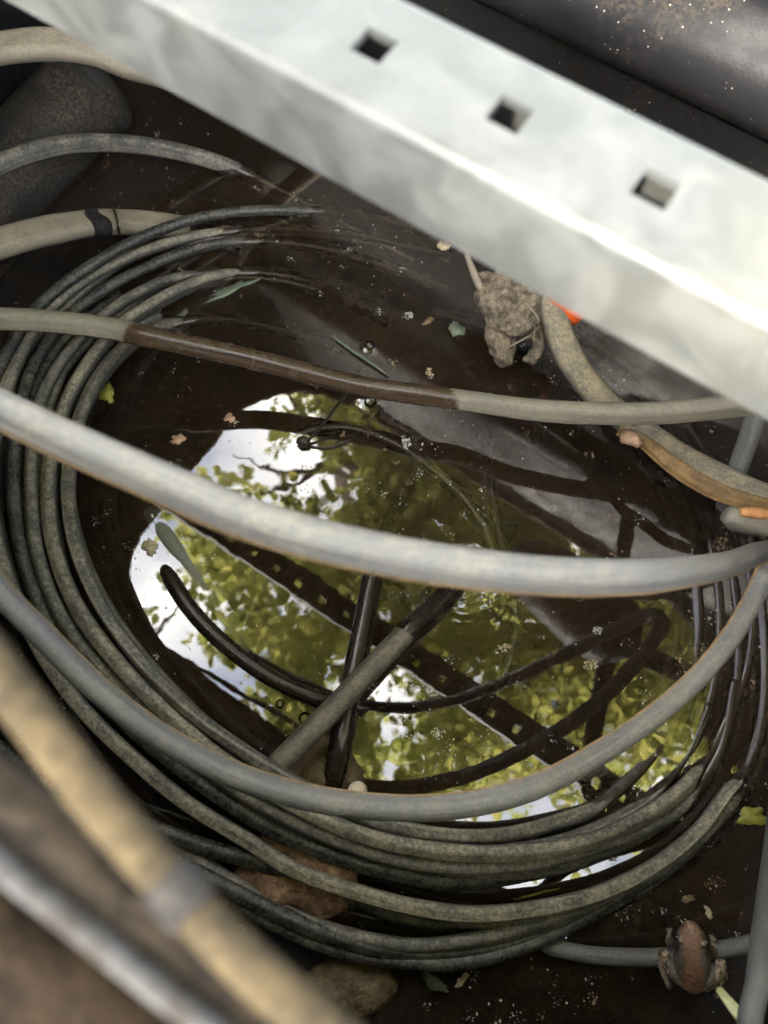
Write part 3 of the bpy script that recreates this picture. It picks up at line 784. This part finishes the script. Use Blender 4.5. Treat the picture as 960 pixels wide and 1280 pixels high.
# the beige hose nearest the camera
hose = empty('beige_hose', P(228, 1122, .4785))
tag(hose, 'thick beige hose with a grey tape band crossing the lower left corner', 'hose')
hz_ = .4780
hrow = [(x, y, hz_ + d) for x, y, d in ((-60, 772, .006), (14, 862, .004), (92, 964, .002), (160, 1046, .001), (228, 1122, 0), (300, 1196, 0), (370, 1258, 0), (450, 1325, 0))]
sweep('tube', [tuple(UN(-.44, -.050, .485)) + (.0035, 0), tuple(UN(-.26, -.030, .488)) + (.0035, 0), tuple(UN(-.14, -.020, .488)) + (.0035, 0)] + path(hrow, r=.0035) + [tuple(UN(.08, -.038, .481)) + (.0035, 0), tuple(UN(.26, -.046, .481)) + (.0035, 0)], M['pipe'], hose, 'round', sides=24, jit=.0006, step=.003)
sweep('tape_band', path([(204, 1096, hz_ + .0004, 0, .0042), (213, 1107, hz_ + .0003, 0, .0046), (224, 1118, hz_ + .0001, 0, .0044), (232, 1126, hz_, 0, .0046), (244, 1139, hz_, 0, .0042)]), M['grey_tape'], hose, sides=24, jit=0, lump=.2, step=.001)

# rod at the right edge
rod = sweep('grey_rod', path([(972, 1000, .02), (962, 1090, .10), (952, 1170, .16), (946, 1230, .19), (940, 1300, .21)], r=.0055) + [tuple(UN(.25, -.012, .36)) + (.0055, 0), tuple(UN(.262, -.034, .485)) + (.0055, 0)], M['grey'], None)
tag(rod, 'grey upright rod at the lower right edge beside the frog', 'rod')

# black conduit at the upper left
cond = empty('black_conduit', P(60, 180, .06))
tag(cond, 'fat black conduit pipe end dusted with soil in the upper left corner', 'pipe')
a_, b_ = P(-70, 320, -.005), P(112, 118, .015)
sweep('tube', [tuple(a_.lerp(b_, t)) + (.047, 0) for t in (0, .25, .5, .75, 1.0)], M['dusty_plastic'], cond, sides=32, jit=0, autowet=False, lump=0)
sweep('collar', [tuple(a_.lerp(b_, t)) + (r, 0) for t, r in ((.97, .050), (1.0, .0505), (1.03, .049), (1.06, .042))], M['dusty_plastic'], cond, sides=32, jit=0, autowet=False, lump=0)

# splice closure on a rack arm, out of the direct view: its dark shape is mirrored in the water
def PM(x, y, z):
    q = P(x, y, -z)
    return Vector((q.x, q.y, z))
clo = empty('splice_closure', PM(725, 755, .26))
tag(clo, 'black splice closure on a rack arm, mirrored in the green water at right', 'splice closure')
sweep('body', [tuple(PM(x, y, .30)) + (r, 0) for x, y, r in ((640, 690, .012), (655, 702, .036), (690, 728, .047), (740, 768, .050), (775, 798, .044), (792, 812, .014))], M['plastic'], clo, sides=24, jit=0, autowet=False, lump=.02)
sweep('rack_arm', [tuple(PM(x, y, .335)) + (.009, 0) for x, y in ((812, 500), (790, 620), (770, 760), (752, 860), (735, 960))], M['plastic'], clo, 'flat', jit=0, autowet=False, lump=0)
sweep('clamp', [tuple(PM(x, y, .30)) + (.011, 0) for x, y in ((770, 800), (810, 822), (880, 850))], M['plastic'], clo, 'flat', jit=0, autowet=False, lump=0)

# galvanised edge bar on the near lip, with soil behind it
bar = sweep('edge_bar', [tuple(UN(u, N0 - 0.0085 + 0.001 * math.sin(u * 9), 0.4778)) + (.0022, 0) for u in (-.5, -.3, -.1, 0, .1, .2, .34)], M['grimy'], None, sides=8, jit=.0006)
tag(bar, 'pale metal edge bar along the near lip of the vault', 'metal bar')

# ------------------------------------------------------------------ lumps, stones
def lump(name, blobs, mat, parent=None, voxel=0.0022, disp=0.006, tex=0.02, fine=0.45):
    bm = bmesh.new()
    for (c, r, sc) in blobs:
        mtx = Matrix.Translation(c) @ Matrix.Diagonal((sc[0], sc[1], sc[2], 1))
        bmesh.ops.create_icosphere(bm, subdivisions=3, radius=r, matrix=mtx)
    o = bm_link(name, bm, mat, parent)
    md = o.modifiers.new('rm', 'REMESH'); md.mode = 'VOXEL'; md.voxel_size = voxel; md.use_smooth_shade = True
    for k, (d, s) in enumerate(((disp, tex), (disp * fine, tex * 0.3))):
        tx = bpy.data.textures.new('clouds', 'CLOUDS'); tx.noise_scale = s; tx.noise_depth = 3
        dm = o.modifiers.new('dp', 'DISPLACE'); dm.texture = tx; dm.strength = d; dm.mid_level = 0.5
        dm.texture_coords = 'GLOBAL'
    return o
cl = lump('mud_clump', [
    (P(640, 345, .06), .016, (1, 1, 1)), (P(632, 372, .05), .026, (1, 1, .8)), (P(652, 378, .05), .024, (1, 1, .8)), (P(640, 395, .045), .020, (1, 1.1, .8)),
    (P(628, 400, .04), .016, (1, 1.2, .8)), (P(626, 418, .032), .0165, (.9, 1.2, .8)), (P(628, 432, .026), .0135, (.9, 1.2, .8)), (P(631, 446, .02), .009, (1, 1.2, 1)),
    (P(668, 395, .04), .014, (1, 1, .8)), (P(672, 415, .032), .0085, (.9, 1.4, .8)), (P(676, 430, .027), .007, (.8, 1.5, .7)), (P(671, 443, .022), .006, (1.2, .9, .6)), (P(662, 450, .018), .0055, (1.3, .7, .6)),
    (P(610, 350, .05), .009, (1, 1, 1)), (P(655, 350, .06), .014, (1, 1, 1)), (P(685, 366, .06), .012, (1, 1, 1))], M['clump'], None, voxel=.0014, disp=.010, tex=.018, fine=.4)
rr_ = random.Random(5)
for k in range(4):
    x, y = rr_.uniform(615, 680), rr_.uniform(345, 390)
    rows, z = [], rr_.uniform(.062, .078)
    for q in range(5):
        rows.append((x, y, max(.004, z)))
        x += rr_.gauss(0, 11); y += rr_.uniform(6, 24); z -= rr_.uniform(.004, .016)
    sweep('rootlet', path(rows, r=rr_.uniform(.0004, .0009)), M['tan'], cl, sides=6, lump=.4, jit=.003)
tag(cl, 'tan clump of dried mud and roots hanging under the channel', 'mud clump')
root = sweep('root', path([(612, 380, .05, 0, .003), (602, 362, .055, 0, .0035), (592, 340, .06, 0, .0035), (584, 318, .065, 0, .0028), (580, 300, .07, 0, .002)]), M['tan'], None, lump=.4)
tag(root, 'thin curled root standing up left of the mud clump', 'root')

br = lump('red_stone', [(P(365, 1062, .018), .022, (1.1, 1, .7)), (P(392, 1090, .018), .026, (1.2, .9, .6)), (P(345, 1100, .016), .024, (1.3, .8, .6)), (P(400, 1118, .014), .022, (1.1, .8, .6))], M['brick'], None, .003, .010, .025)
tag(br, 'reddish brown stone showing between the lower strands of the coil', 'stone')
ms = lump('mud_stone', [(P(405, 962, .010), .024, (1, 1, .9)), (P(425, 975, .012), .018, (1, 1, .9)), (P(390, 985, .008), .022, (1, 1, .9))], M['stone'], None, .003, .008, .02)
tag(ms, 'wet brown mud covered stone under the slanting cable', 'stone')
wp = lump('white_pebble', [(P(447, 988, .036), .0072, (1, .9, .8))], M['white'], None, .0012, .001, .01)
tag(wp, 'small cream white pebble on the brown stone', 'pebble')
gs = lump('sunken_stone', [(P(436, 1232, -.004), .024, (1.5, .8, .6)), (P(455, 1240, -.002), .018, (1.1, .9, .6))], M['stone'], None, .003, .006, .02)
tag(gs, 'sunken grey brown stone below the coil at the bottom', 'stone')

# ------------------------------------------------------------------ frog
def make_frog():
    base = P(864, 1194, .0335)
    root_ = empty('frog', base)
    tag(root_, 'small brown frog with a russet back sitting on the thin cable', 'frog')
    V, F = [], []
    def loft_e(rings, m=18):
        """rings: (centre, half width vector, half height vector)"""
        b = len(V)
        for c, a, h in rings:
            for k in range(m):
                t = 2 * math.pi * k / m
                V.append(Vector(c) + Vector(a) * math.cos(t) + Vector(h) * math.sin(t))
        n = len(rings)
        for i in range(n - 1):
            for k in range(m):
                k2 = (k + 1) % m
                F.append((b + i * m + k, b + (i + 1) * m + k, b + (i + 1) * m + k2, b + i * m + k2))
        F.append(tuple(b + k for k in range(m))); F.append(tuple(b + (n - 1) * m + k for k in range(m))[::-1])
    # trunk and head, nose forward (+y): (y, half width, half height, centre height)
    loft_e([((0, y, z), (w, 0, 0), (0, 0, h)) for y, w, h, z in (
        (-.0240, .0022, .0018, .0030), (-.0215, .0072, .0048, .0042), (-.0165, .0098, .0066, .0055), (-.0095, .0118, .0082, .0070), (-.0015, .0128, .0090, .0080),
        (.0050, .0118, .0086, .0088), (.0100, .0100, .0078, .0092), (.0140, .0108, .0070, .0090), (.0180, .0086, .0056, .0082), (.0215, .0056, .0042, .0072), (.0240, .0026, .0022, .0064))])
    def limb(pts):
        rings = []
        for i, (p, r) in enumerate(pts):
            p = Vector(p)
            q0, q1 = Vector(pts[max(0, i - 1)][0]), Vector(pts[min(len(pts) - 1, i + 1)][0])
            t = (q1 - q0).normalized()
            sd = t.cross(Vector((0, 0, 1)))
            sd = sd.normalized() if sd.length > 1e-4 else Vector((1, 0, 0))
            u = sd.cross(t)
            rings.append((p, sd * r, u * r))
        loft_e(rings, 10)
    for s in (-1, 1):
        limb([((s * .0070, -.0180, .0050), .0044), ((s * .0125, -.0125, .0058), .0052), ((s * .0175, -.0040, .0050), .0044), ((s * .0200, .0010, .0036), .0032)])   # thigh
        limb([((s * .0200, .0012, .0030), .0030), ((s * .0205, -.0070, .0020), .0033), ((s * .0185, -.0160, .0000), .0028), ((s * .0150, -.0245, -.0020), .0022)])   # shank
        limb([((s * .0135, -.0240, -.0032), .0019), ((s * .0160, -.0190, -.0045), .0016), ((s * .0195, -.0130, -.0055), .0013)])                                      # foot
        for a in (-.5, -.1, .3, .7):
            e = Vector((s * .0195 + s * .0055 * math.cos(a), -.0130 + .0055 * math.sin(a) + .002, -.0060))
            limb([((s * .0192, -.0135, -.0055), .0010), (tuple(e), .0006)])
        limb([((s * .0090, .0085, .0050), .0036), ((s * .0138, .0060, .0020), .0029), ((s * .0158, .0055, -.0010), .0022)])      # upper arm
        limb([((s * .0158, .0055, -.0010), .0021), ((s * .0150, .0090, -.0030), .0018), ((s * .0142, .0115, -.0040), .0014)])    # forearm
        for a in (.3, .9, 1.5, 2.1):
            e = Vector((s * .0142 + s * .0036 * math.cos(a), .0115 + .0036 * math.sin(a), -.0046))
            limb([((s * .0142, .0113, -.0040), .0010), (tuple(e), .0006)])
        # brow over the eye
        loft_e([((s * (.0078 + d), .0128 + .0003 * d, .0146), (0, r, 0), (0, 0, r)) for d, r in ((-.0026, .0006), (-.0012, .0024), (.0004, .0028), (.0018, .0022), (.0026, .0006))], 10)
    me = mesh_from('body', V, F)
    o = link('body', me, M['frog'])
    o.parent = root_
    rm = o.modifiers.new('rm', 'REMESH'); rm.mode = 'VOXEL'; rm.voxel_size = .00055; rm.use_smooth_shade = True
    sm = o.modifiers.new('sm', 'SMOOTH'); sm.factor = .5; sm.iterations = 4
    tx = bpy.data.textures.new('warts', 'CLOUDS'); tx.noise_scale = .0022; tx.noise_depth = 2
    dm = o.modifiers.new('dp', 'DISPLACE'); dm.texture = tx; dm.strength = .0009; dm.mid_level = .5
    for s in (-1, 1):
        bm = bmesh.new()
        bmesh.ops.create_uvsphere(bm, u_segments=14, v_segments=9, radius=.0021)
        e = bm_link('eye', bm, M['frog_eye'])
        e.parent = root_; e.location = (s * .0100, .0136, .0143)
    root_.rotation_euler = (math.radians(4), math.radians(-20), math.radians(-6))
    root_.scale = (.93, .93, .93)
make_frog()

# ------------------------------------------------------------------ floating flakes, leaves, twigs
def flake(name, px, py, w, h, rot, mat, label, cat, group=None, z=0.0012, thick=.0003, rag=0.6, curl=0.15):
    if name in ('seed_fluff', 'crumb_cluster'): return fluff(name, px, py, w, h, rot, mat, label, cat)
    c = P(px, py, z)
    s = depth(c) / FPX
    n = 30; seed = random.random() * 99
    V = [Vector((0, 0, curl * min(w, h) * s * .3))]
    for k in range(n):
        a = 2 * math.pi * k / n
        r = 1 + rag * noise.noise(Vector((math.cos(a) * 1.7, math.sin(a) * 1.7, seed))) + rag * .6 * noise.noise(Vector((math.cos(a) * 5, math.sin(a) * 5, seed)))
        x, y = math.cos(a) * r * w * s / 2, math.sin(a) * r * h * s / 2
        ca, sa = math.cos(rot), math.sin(rot)
        V.append(Vector((x * ca - y * sa, x * sa + y * ca, curl * min(w, h) * s * noise.noise(Vector((a, seed, 3))))))
    F = [(0, 1 + k, 1 + (k + 1) % n) for k in range(n)]
    o = link(name, mesh_from(name, V, F), M[mat])
    o.location = c
    md = o.modifiers.new('sol', 'SOLIDIFY'); md.thickness = thick
    tag(o, label, cat, group)
    return o
def fluff(name, px, py, w, h, rot, mat, label, cat):
    c = P(px, py, .0008); s = depth(c) / FPX
    rs = random.Random(int(px * 7 + py))
    V, F = [], []
    for k in range(60):
        a = rs.random() * 6.28; q = rs.random() ** .6
        x, y = math.cos(a) * q * w * s * .55, math.sin(a) * q * h * s * .55
        x, y = x * math.cos(rot) - y * math.sin(rot), x * math.sin(rot) + y * math.cos(rot)
        r = rs.uniform(.02, .085) * max(w, h) * s; b = len(V); m = rs.randint(4, 6); a0 = rs.random() * 6
        for j in range(m):
            an = a0 + 6.283 * j / m; rr = r * rs.uniform(.4, 1.4)
            V.append((x + rr * math.cos(an), y + rr * math.sin(an), rs.uniform(0, .0004)))
        V.append((x, y, r * rs.uniform(.3, 1.0)))
        for j in range(m): F.append((b + j, b + (j + 1) % m, b + m))
    o = link(name, mesh_from(name, V, F), M[mat], smooth=False)
    o.location = c
    return tag(o, label, cat)
FL = [
 ('leaf_flake', 555, 307, 17, 13, .2, 'flake_tan', 'tan leaf flake floating just below the channel edge', 'leaf flake'),
 ('seed_fluff', 510, 395, 13, 11, .4, 'flake_white', 'white fluffy speck floating left of the round grey green leaf', 'fluff'),
 ('leaf_flake', 535, 401, 19, 8, .7, 'flake_brown', 'brown crumb beside the white fluff left of the round leaf', 'leaf flake'),
 ('round_leaf', 571, 412, 19, 24, .2, 'flake_green', 'round grey green leaf floating left of the mud clump', 'leaf'),
 ('leaf_flake', 222, 549, 19, 11, .3, 'flake_pink', 'pinkish flake floating just above the slack cable at left', 'leaf flake'),
 ('leaf_flake', 287, 522, 13, 13, .3, 'flake_pink', 'smaller pink crumb floating below the wet brown cable stretch', 'leaf flake'),
 ('leaf_flake', 187, 683, 18, 21, .2, 'flake_tan', 'beige angular flake floating left of the channel reflection', 'leaf flake'),
 ('long_leaf', 292, 361, 60, 11, .48, 'flake_green', 'long grey green leaf floating inside the top of the coil', 'leaf'),
 ('long_leaf', 224, 397, 30, 9, .85, 'flake_green', 'short grey green leaf lying above the wet brown cable', 'leaf'),
 ('leaf_flake', 280, 287, 30, 11, .1, 'flake_pink', 'reddish brown flake stuck on the top strand of the coil', 'leaf flake'),
 ('crumb_cluster', 903, 682, 24, 20, .9, 'flake_brown', 'brown crumb cluster floating near the cut cable end', 'leaf flake'),
 ('seed_fluff', 738, 831, 17, 12, .3, 'flake_tan', 'tan crumb floating on the green reflection right of centre', 'fluff'),
 ('seed_fluff', 853, 775, 0, 0, 0, None, '', ''),
 ('seed_fluff', 548, 916, 16, 14, .3, 'flake_white', 'white fluff floating above the slack cable in the lower middle', 'fluff'),
 ('seed_fluff', 630, 810, 17, 9, .2, 'flake_tan', 'tan crumb floating near the middle of the green reflection', 'fluff'),
 ('seed_fluff', 747, 788, 12, 9, .2, 'flake_white', 'pale crumb floating on the dark blob of the reflection', 'fluff'),
 ('seed_fluff', 507, 553, 12, 17, .2, 'flake_white', 'white fluff floating above the middle of the slack cable', 'fluff'),
 ('seed_fluff', 537, 467, 9, 16, .2, 'flake_tan', 'small tan crumb floating just above the straight tan cable', 'fluff'),
 ('leaf_sliver', 600, 1099, 110, 5, .03, 'flake_yellow', 'long yellow green sliver lying between the lower coil strands', 'leaf sliver'),
 ('leaf_sliver', 672, 1117, 56, 3, .22, 'flake_yellow', 'thin straw coloured sliver floating below the lower coil strands', 'leaf sliver'),
 ('leaf_sliver', 706, 1146, 36, 8, .25, 'flake_yellow', 'short yellow green leaf bit caught beside the outer coil strand', 'leaf sliver'),
 ('leaf_flake', 940, 1020, 40, 20, .1, 'flake_yellow', 'yellow green leaf floating at the right edge', 'leaf'),
 ('leaf_flake', 543, 1228, 34, 14, -.6, 'flake_green', 'curled grey green leaf floating below the coil', 'leaf'),
 ('leaf_flake', 577, 1226, 20, 9, .8, 'flake_tan', 'small curled tan leaf floating below the coil', 'leaf'),
 ('leaf_flake', 886, 1140, 8, 14, .3, 'flake_tan', 'tiny pale flake floating right above the frog', 'leaf flake'),
 ('leaf_flake', 133, 490, 22, 30, .3, 'flake_yellow', 'dull green leaf floating against the inner left strand of the coil', 'leaf'),
 ('leaf_flake', 860, 1123, 16, 8, .2, 'flake_brown', 'dull flake floating above the frog', 'leaf flake'),
]
for f in FL:
    if f[6]: flake(*f)
# one flake lies on a cable
flake('leaf_flake', 488, 709, 13, 12, .3, 'flake_yellow', 'yellow flake stuck on the black wet cable', 'leaf flake', z=.0165)

twig = sweep('twig', path([(448, 464, .062, 1, .0012), (436, 486, .045, 1, .0013), (415, 515, .025, 1, .0013), (396, 540, .010, 1, .0014), (382, 554, .003, 1, .0016)]), M['twig'], None, lump=.3)
tag(twig, 'thin dark twig leaning from the wet cable down to the water', 'twig')
sweep('bud', path([(372, 551, .003, 1, .003), (378, 552, .004, 1, .0058), (386, 554, .003, 1, .0045)]), M['twig'], twig, jit=0)
strand = sweep('root_strand', path([(384, 558, .001, 1, .001), (410, 560, .001, 1, .0011), (432, 553, .001, 1, .001), (446, 545, .0, 1, .0008)]), M['twig'], None)
tag(strand, 'hair thin dark strand floating beside the twig bud', 'root')
twig2 = sweep('twig', path([(415, 420, .002, 0, .0012), (440, 438, .003, 0, .0014), (465, 455, .003, 0, .0013), (485, 470, .001, 0, .0009)]), M['flake_green'], None)
tag(twig2, 'pale grass stalk floating above the wet brown cable', 'grass stalk')
blade = ribbon('grass_blade', [(898, 1236, .16), (915, 1258, .17), (940, 1285, .18), (975, 1325, .18)], M['blade'], (0.8, 0.5, 0.1), lambda t: 0.004 + .008 * t)
tag(blade, 'pale yellow green blade poking in at the lower right corner', 'grass blade')

def bubble(px, py, r, label):
    bm = bmesh.new()
    bmesh.ops.create_uvsphere(bm, u_segments=20, v_segments=12, radius=r)
    o = bm_link('bubble', bm, M['bubble']); o.location = P(px, py, 0.0005)
    tag(o, label, 'bubble', 'bubbles on the water')
bubble(462, 432, .0048, 'clear bubble floating above the wet brown cable')
bubble(463, 502, .0058, 'clear bubble floating just under the wet brown cable')
bubble(381, 898, .0050, 'small clear bubble floating by the lower end of the slanting cable')
bubble(350, 880, .0036, 'tiny clear bubble floating on the bright sky reflection')

# specks of dust and duckweed crumbs on the water
def specks(name, n, rmin, rmax, mat, label, cluster=0.5, seed=3):
    rs = random.Random(seed)
    V, F = [], []
    k = 0
    while k < n:
        u, v = rs.uniform(U0 - .12, U1 + .08), rs.uniform(N0 - .16, N1 - .01)
        p = UN(u, v)
        if noise.noise(Vector((p.x * 9, p.y * 9, seed))) < rs.uniform(-.5, .45) * cluster * 2: continue
        m = 1 if rs.random() < .82 else rs.randint(4, 16)
        for _ in range(m):
            q = p + Vector((rs.gauss(0, .0026), rs.gauss(0, .0026), 0)) if m > 1 else p
            r = rmin * (rmax / rmin) ** (rs.random() ** 2.2)
            a0 = rs.random() * 6
            b = len(V); s = rs.randint(4, 6)
            for j in range(s):
                a = a0 + 2 * math.pi * j / s
                rr = r * rs.uniform(.6, 1.3)
                V.append((q.x + rr * math.cos(a), q.y + rr * math.sin(a), .0006))
            V.append((q.x, q.y, .0006 + r * .6))
            for j in range(s): F.append((b + j, b + (j + 1) % s, b + s))
            k += 1
    o = link(name, mesh_from(name, V, F), mat)
    tag(o, label, kind='stuff')
specks('floating_dust', 3800, .00025, .0010, M['flake_white'], 'pale dust specks scattered on the water')
specks('floating_crumbs', 1500, .0004, .0016, M['flake_brown'], 'brown crumbs scattered on the water', seed=11)

# ------------------------------------------------------------------ trees overhead (mirrored in the water) and one added to shade the vault
def leaf_crown(name, parent, centres, n_twigs, dens, seed):
    rs = np.random.default_rng(seed)
    tw = []
    while len(tw) < n_twigs:
        c, rad = centres[rs.integers(len(centres))]
        p = np.array(c) + rs.normal(0, 0.5, 3) * np.array(rad)
        if p[2] < 2.2: continue
        if rs.random() < dens(p): tw.append(p)
    base = np.array([(0, 0, 0), (.3, .26, .05), (.65, .24, .06), (1, 0, -.04), (.65, -.24, .06), (.3, -.26, .05)], float)
    Vs, Fs, Sh = [], [], []
    off = 0
    for p in tw:
        d = rs.normal(0, 1, 3); d[2] *= .35; d /= np.linalg.norm(d)
        m = rs.integers(10, 18)
        ln = rs.uniform(.25, .5)
        sh0 = rs.random()
        for k in range(m):
            q = p + d * ln * (k / m - .5) + rs.normal(0, .03, 3)
            a = d + rs.normal(0, .8, 3); a[2] -= .25; a /= np.linalg.norm(a)
            nz = np.array([rs.normal(0, .5), rs.normal(0, .5), 1.0]); nz /= np.linalg.norm(nz)
            b = np.cross(nz, a); b /= np.linalg.norm(b); c_ = np.cross(a, b)
            s = rs.uniform(.045, .10)
            Vs.append(q + s * (base[:, :1] * a + base[:, 1:2] * b + base[:, 2:3] * c_))
            Fs += [(off, off + 1, off + 2, off + 3), (off, off + 3, off + 4, off + 5)]
            Sh += [min(1, max(0, sh0 * .6 + rs.random() * .4))] * 6
            off += 6
    me = mesh_from(name, np.vstack(Vs).tolist(), Fs)
    at = me.attributes.new('shade', 'FLOAT', 'POINT')
    at.data.foreach_set('value', np.array(Sh, np.float32))
    return link(name, me, M['leaf'], parent)

def tree(base, lean, height, crown, n_twigs, dens, label, seed):
    rs = random.Random(seed)
    t = empty('tree', base)
    tag(t, label, 'tree', 'trees mirrored in the water')
    b = Vector(base)
    top = b + Vector(lean) + Vector((0, 0, height))
    tr = sweep('trunk', [tuple(b + Vector((0, 0, -.1))) + (.17, 0), tuple(b.lerp(top, .3) + Vector((.06, -.04, 0))) + (.13, 0), tuple(b.lerp(top, .65)) + (.09, 0), tuple(top) + (.04, 0)], M['bark'], t, sides=12, step=.12, jit=.03, autowet=False)
    for c, rad in crown:
        c = Vector(c)
        for k in range(4):
            e = c + Vector((rs.gauss(0, .4) * rad[0], rs.gauss(0, .4) * rad[1], rs.gauss(0, .3)))
            s = b.lerp(top, rs.uniform(.45, .85))
            mid = s.lerp(e, .5) + Vector((0, 0, rs.uniform(-.1, .35)))
            sweep('limb', [tuple(s) + (.045, 0), tuple(mid) + (.026, 0), tuple(e) + (.008, 0)], M['bark'], t, sides=7, step=.12, jit=.05, autowet=False)
    leaf_crown('crown', t, crown, n_twigs, dens, seed)

def dens(p):
    h = (p[2] + .6)
    gx, gy = p[0] / h, p[1] / h              # direction seen from the water
    v = 0.60 + 0.7 * noise.noise(Vector((gx * 5.5, gy * 5.5, 2.2))) + 0.9 * noise.noise(Vector((gx * 16, gy * 16, 7)))
    v += 1.75 * (gx - .14) + 0.4 * (gy - .2)
    return min(1.0, max(0.0, v))
tree((2.6, 1.9, .45), (-1.0, -.6, 0), 5.6, [((1.9, 1.2, 3.9), (1.5, 1.4, .8)), ((1.0, .6, 4.2), (1.2, 1.2, .8)), ((2.6, .2, 4.6), (1.6, 1.6, 1))], 1700, dens, 'leafy tree mirrored at the right of the water', 21)
tree((-.6, 3.4, .45), (.4, -1.2, 0), 5.8, [((.1, 1.6, 3.8), (1.4, 1.1, .7)), ((-.9, 1.9, 4.4), (1.3, 1.3, .9)), ((.6, 2.6, 4.6), (1.6, 1.4, 1))], 1500, dens, 'leafy tree mirrored behind the twig at the top of the water', 22)
tree((-3.4, -4.6, .45), (.9, .9, 0), 5.0, [((-2.1, -3.2, 3.9), (1.1, 1.1, .9))], 105, lambda p: 1.0, 'added unseen leafy tree behind the camera, shading the vault from the sun', 24)  # unseen crown added on the sun's path to keep direct sun off the steel
tree((-2.9, -.4, .45), (1.2, .5, 0), 5.2, [((-1.3, .5, 4.0), (1.1, 1.1, .7)), ((-2.4, 1.2, 4.4), (1.4, 1.4, .9)), ((-.3, .2, 4.8), (1.1, 1.0, .6))], 900, dens, 'sparse leafy tree mirrored among the sky patches at the left', 23)
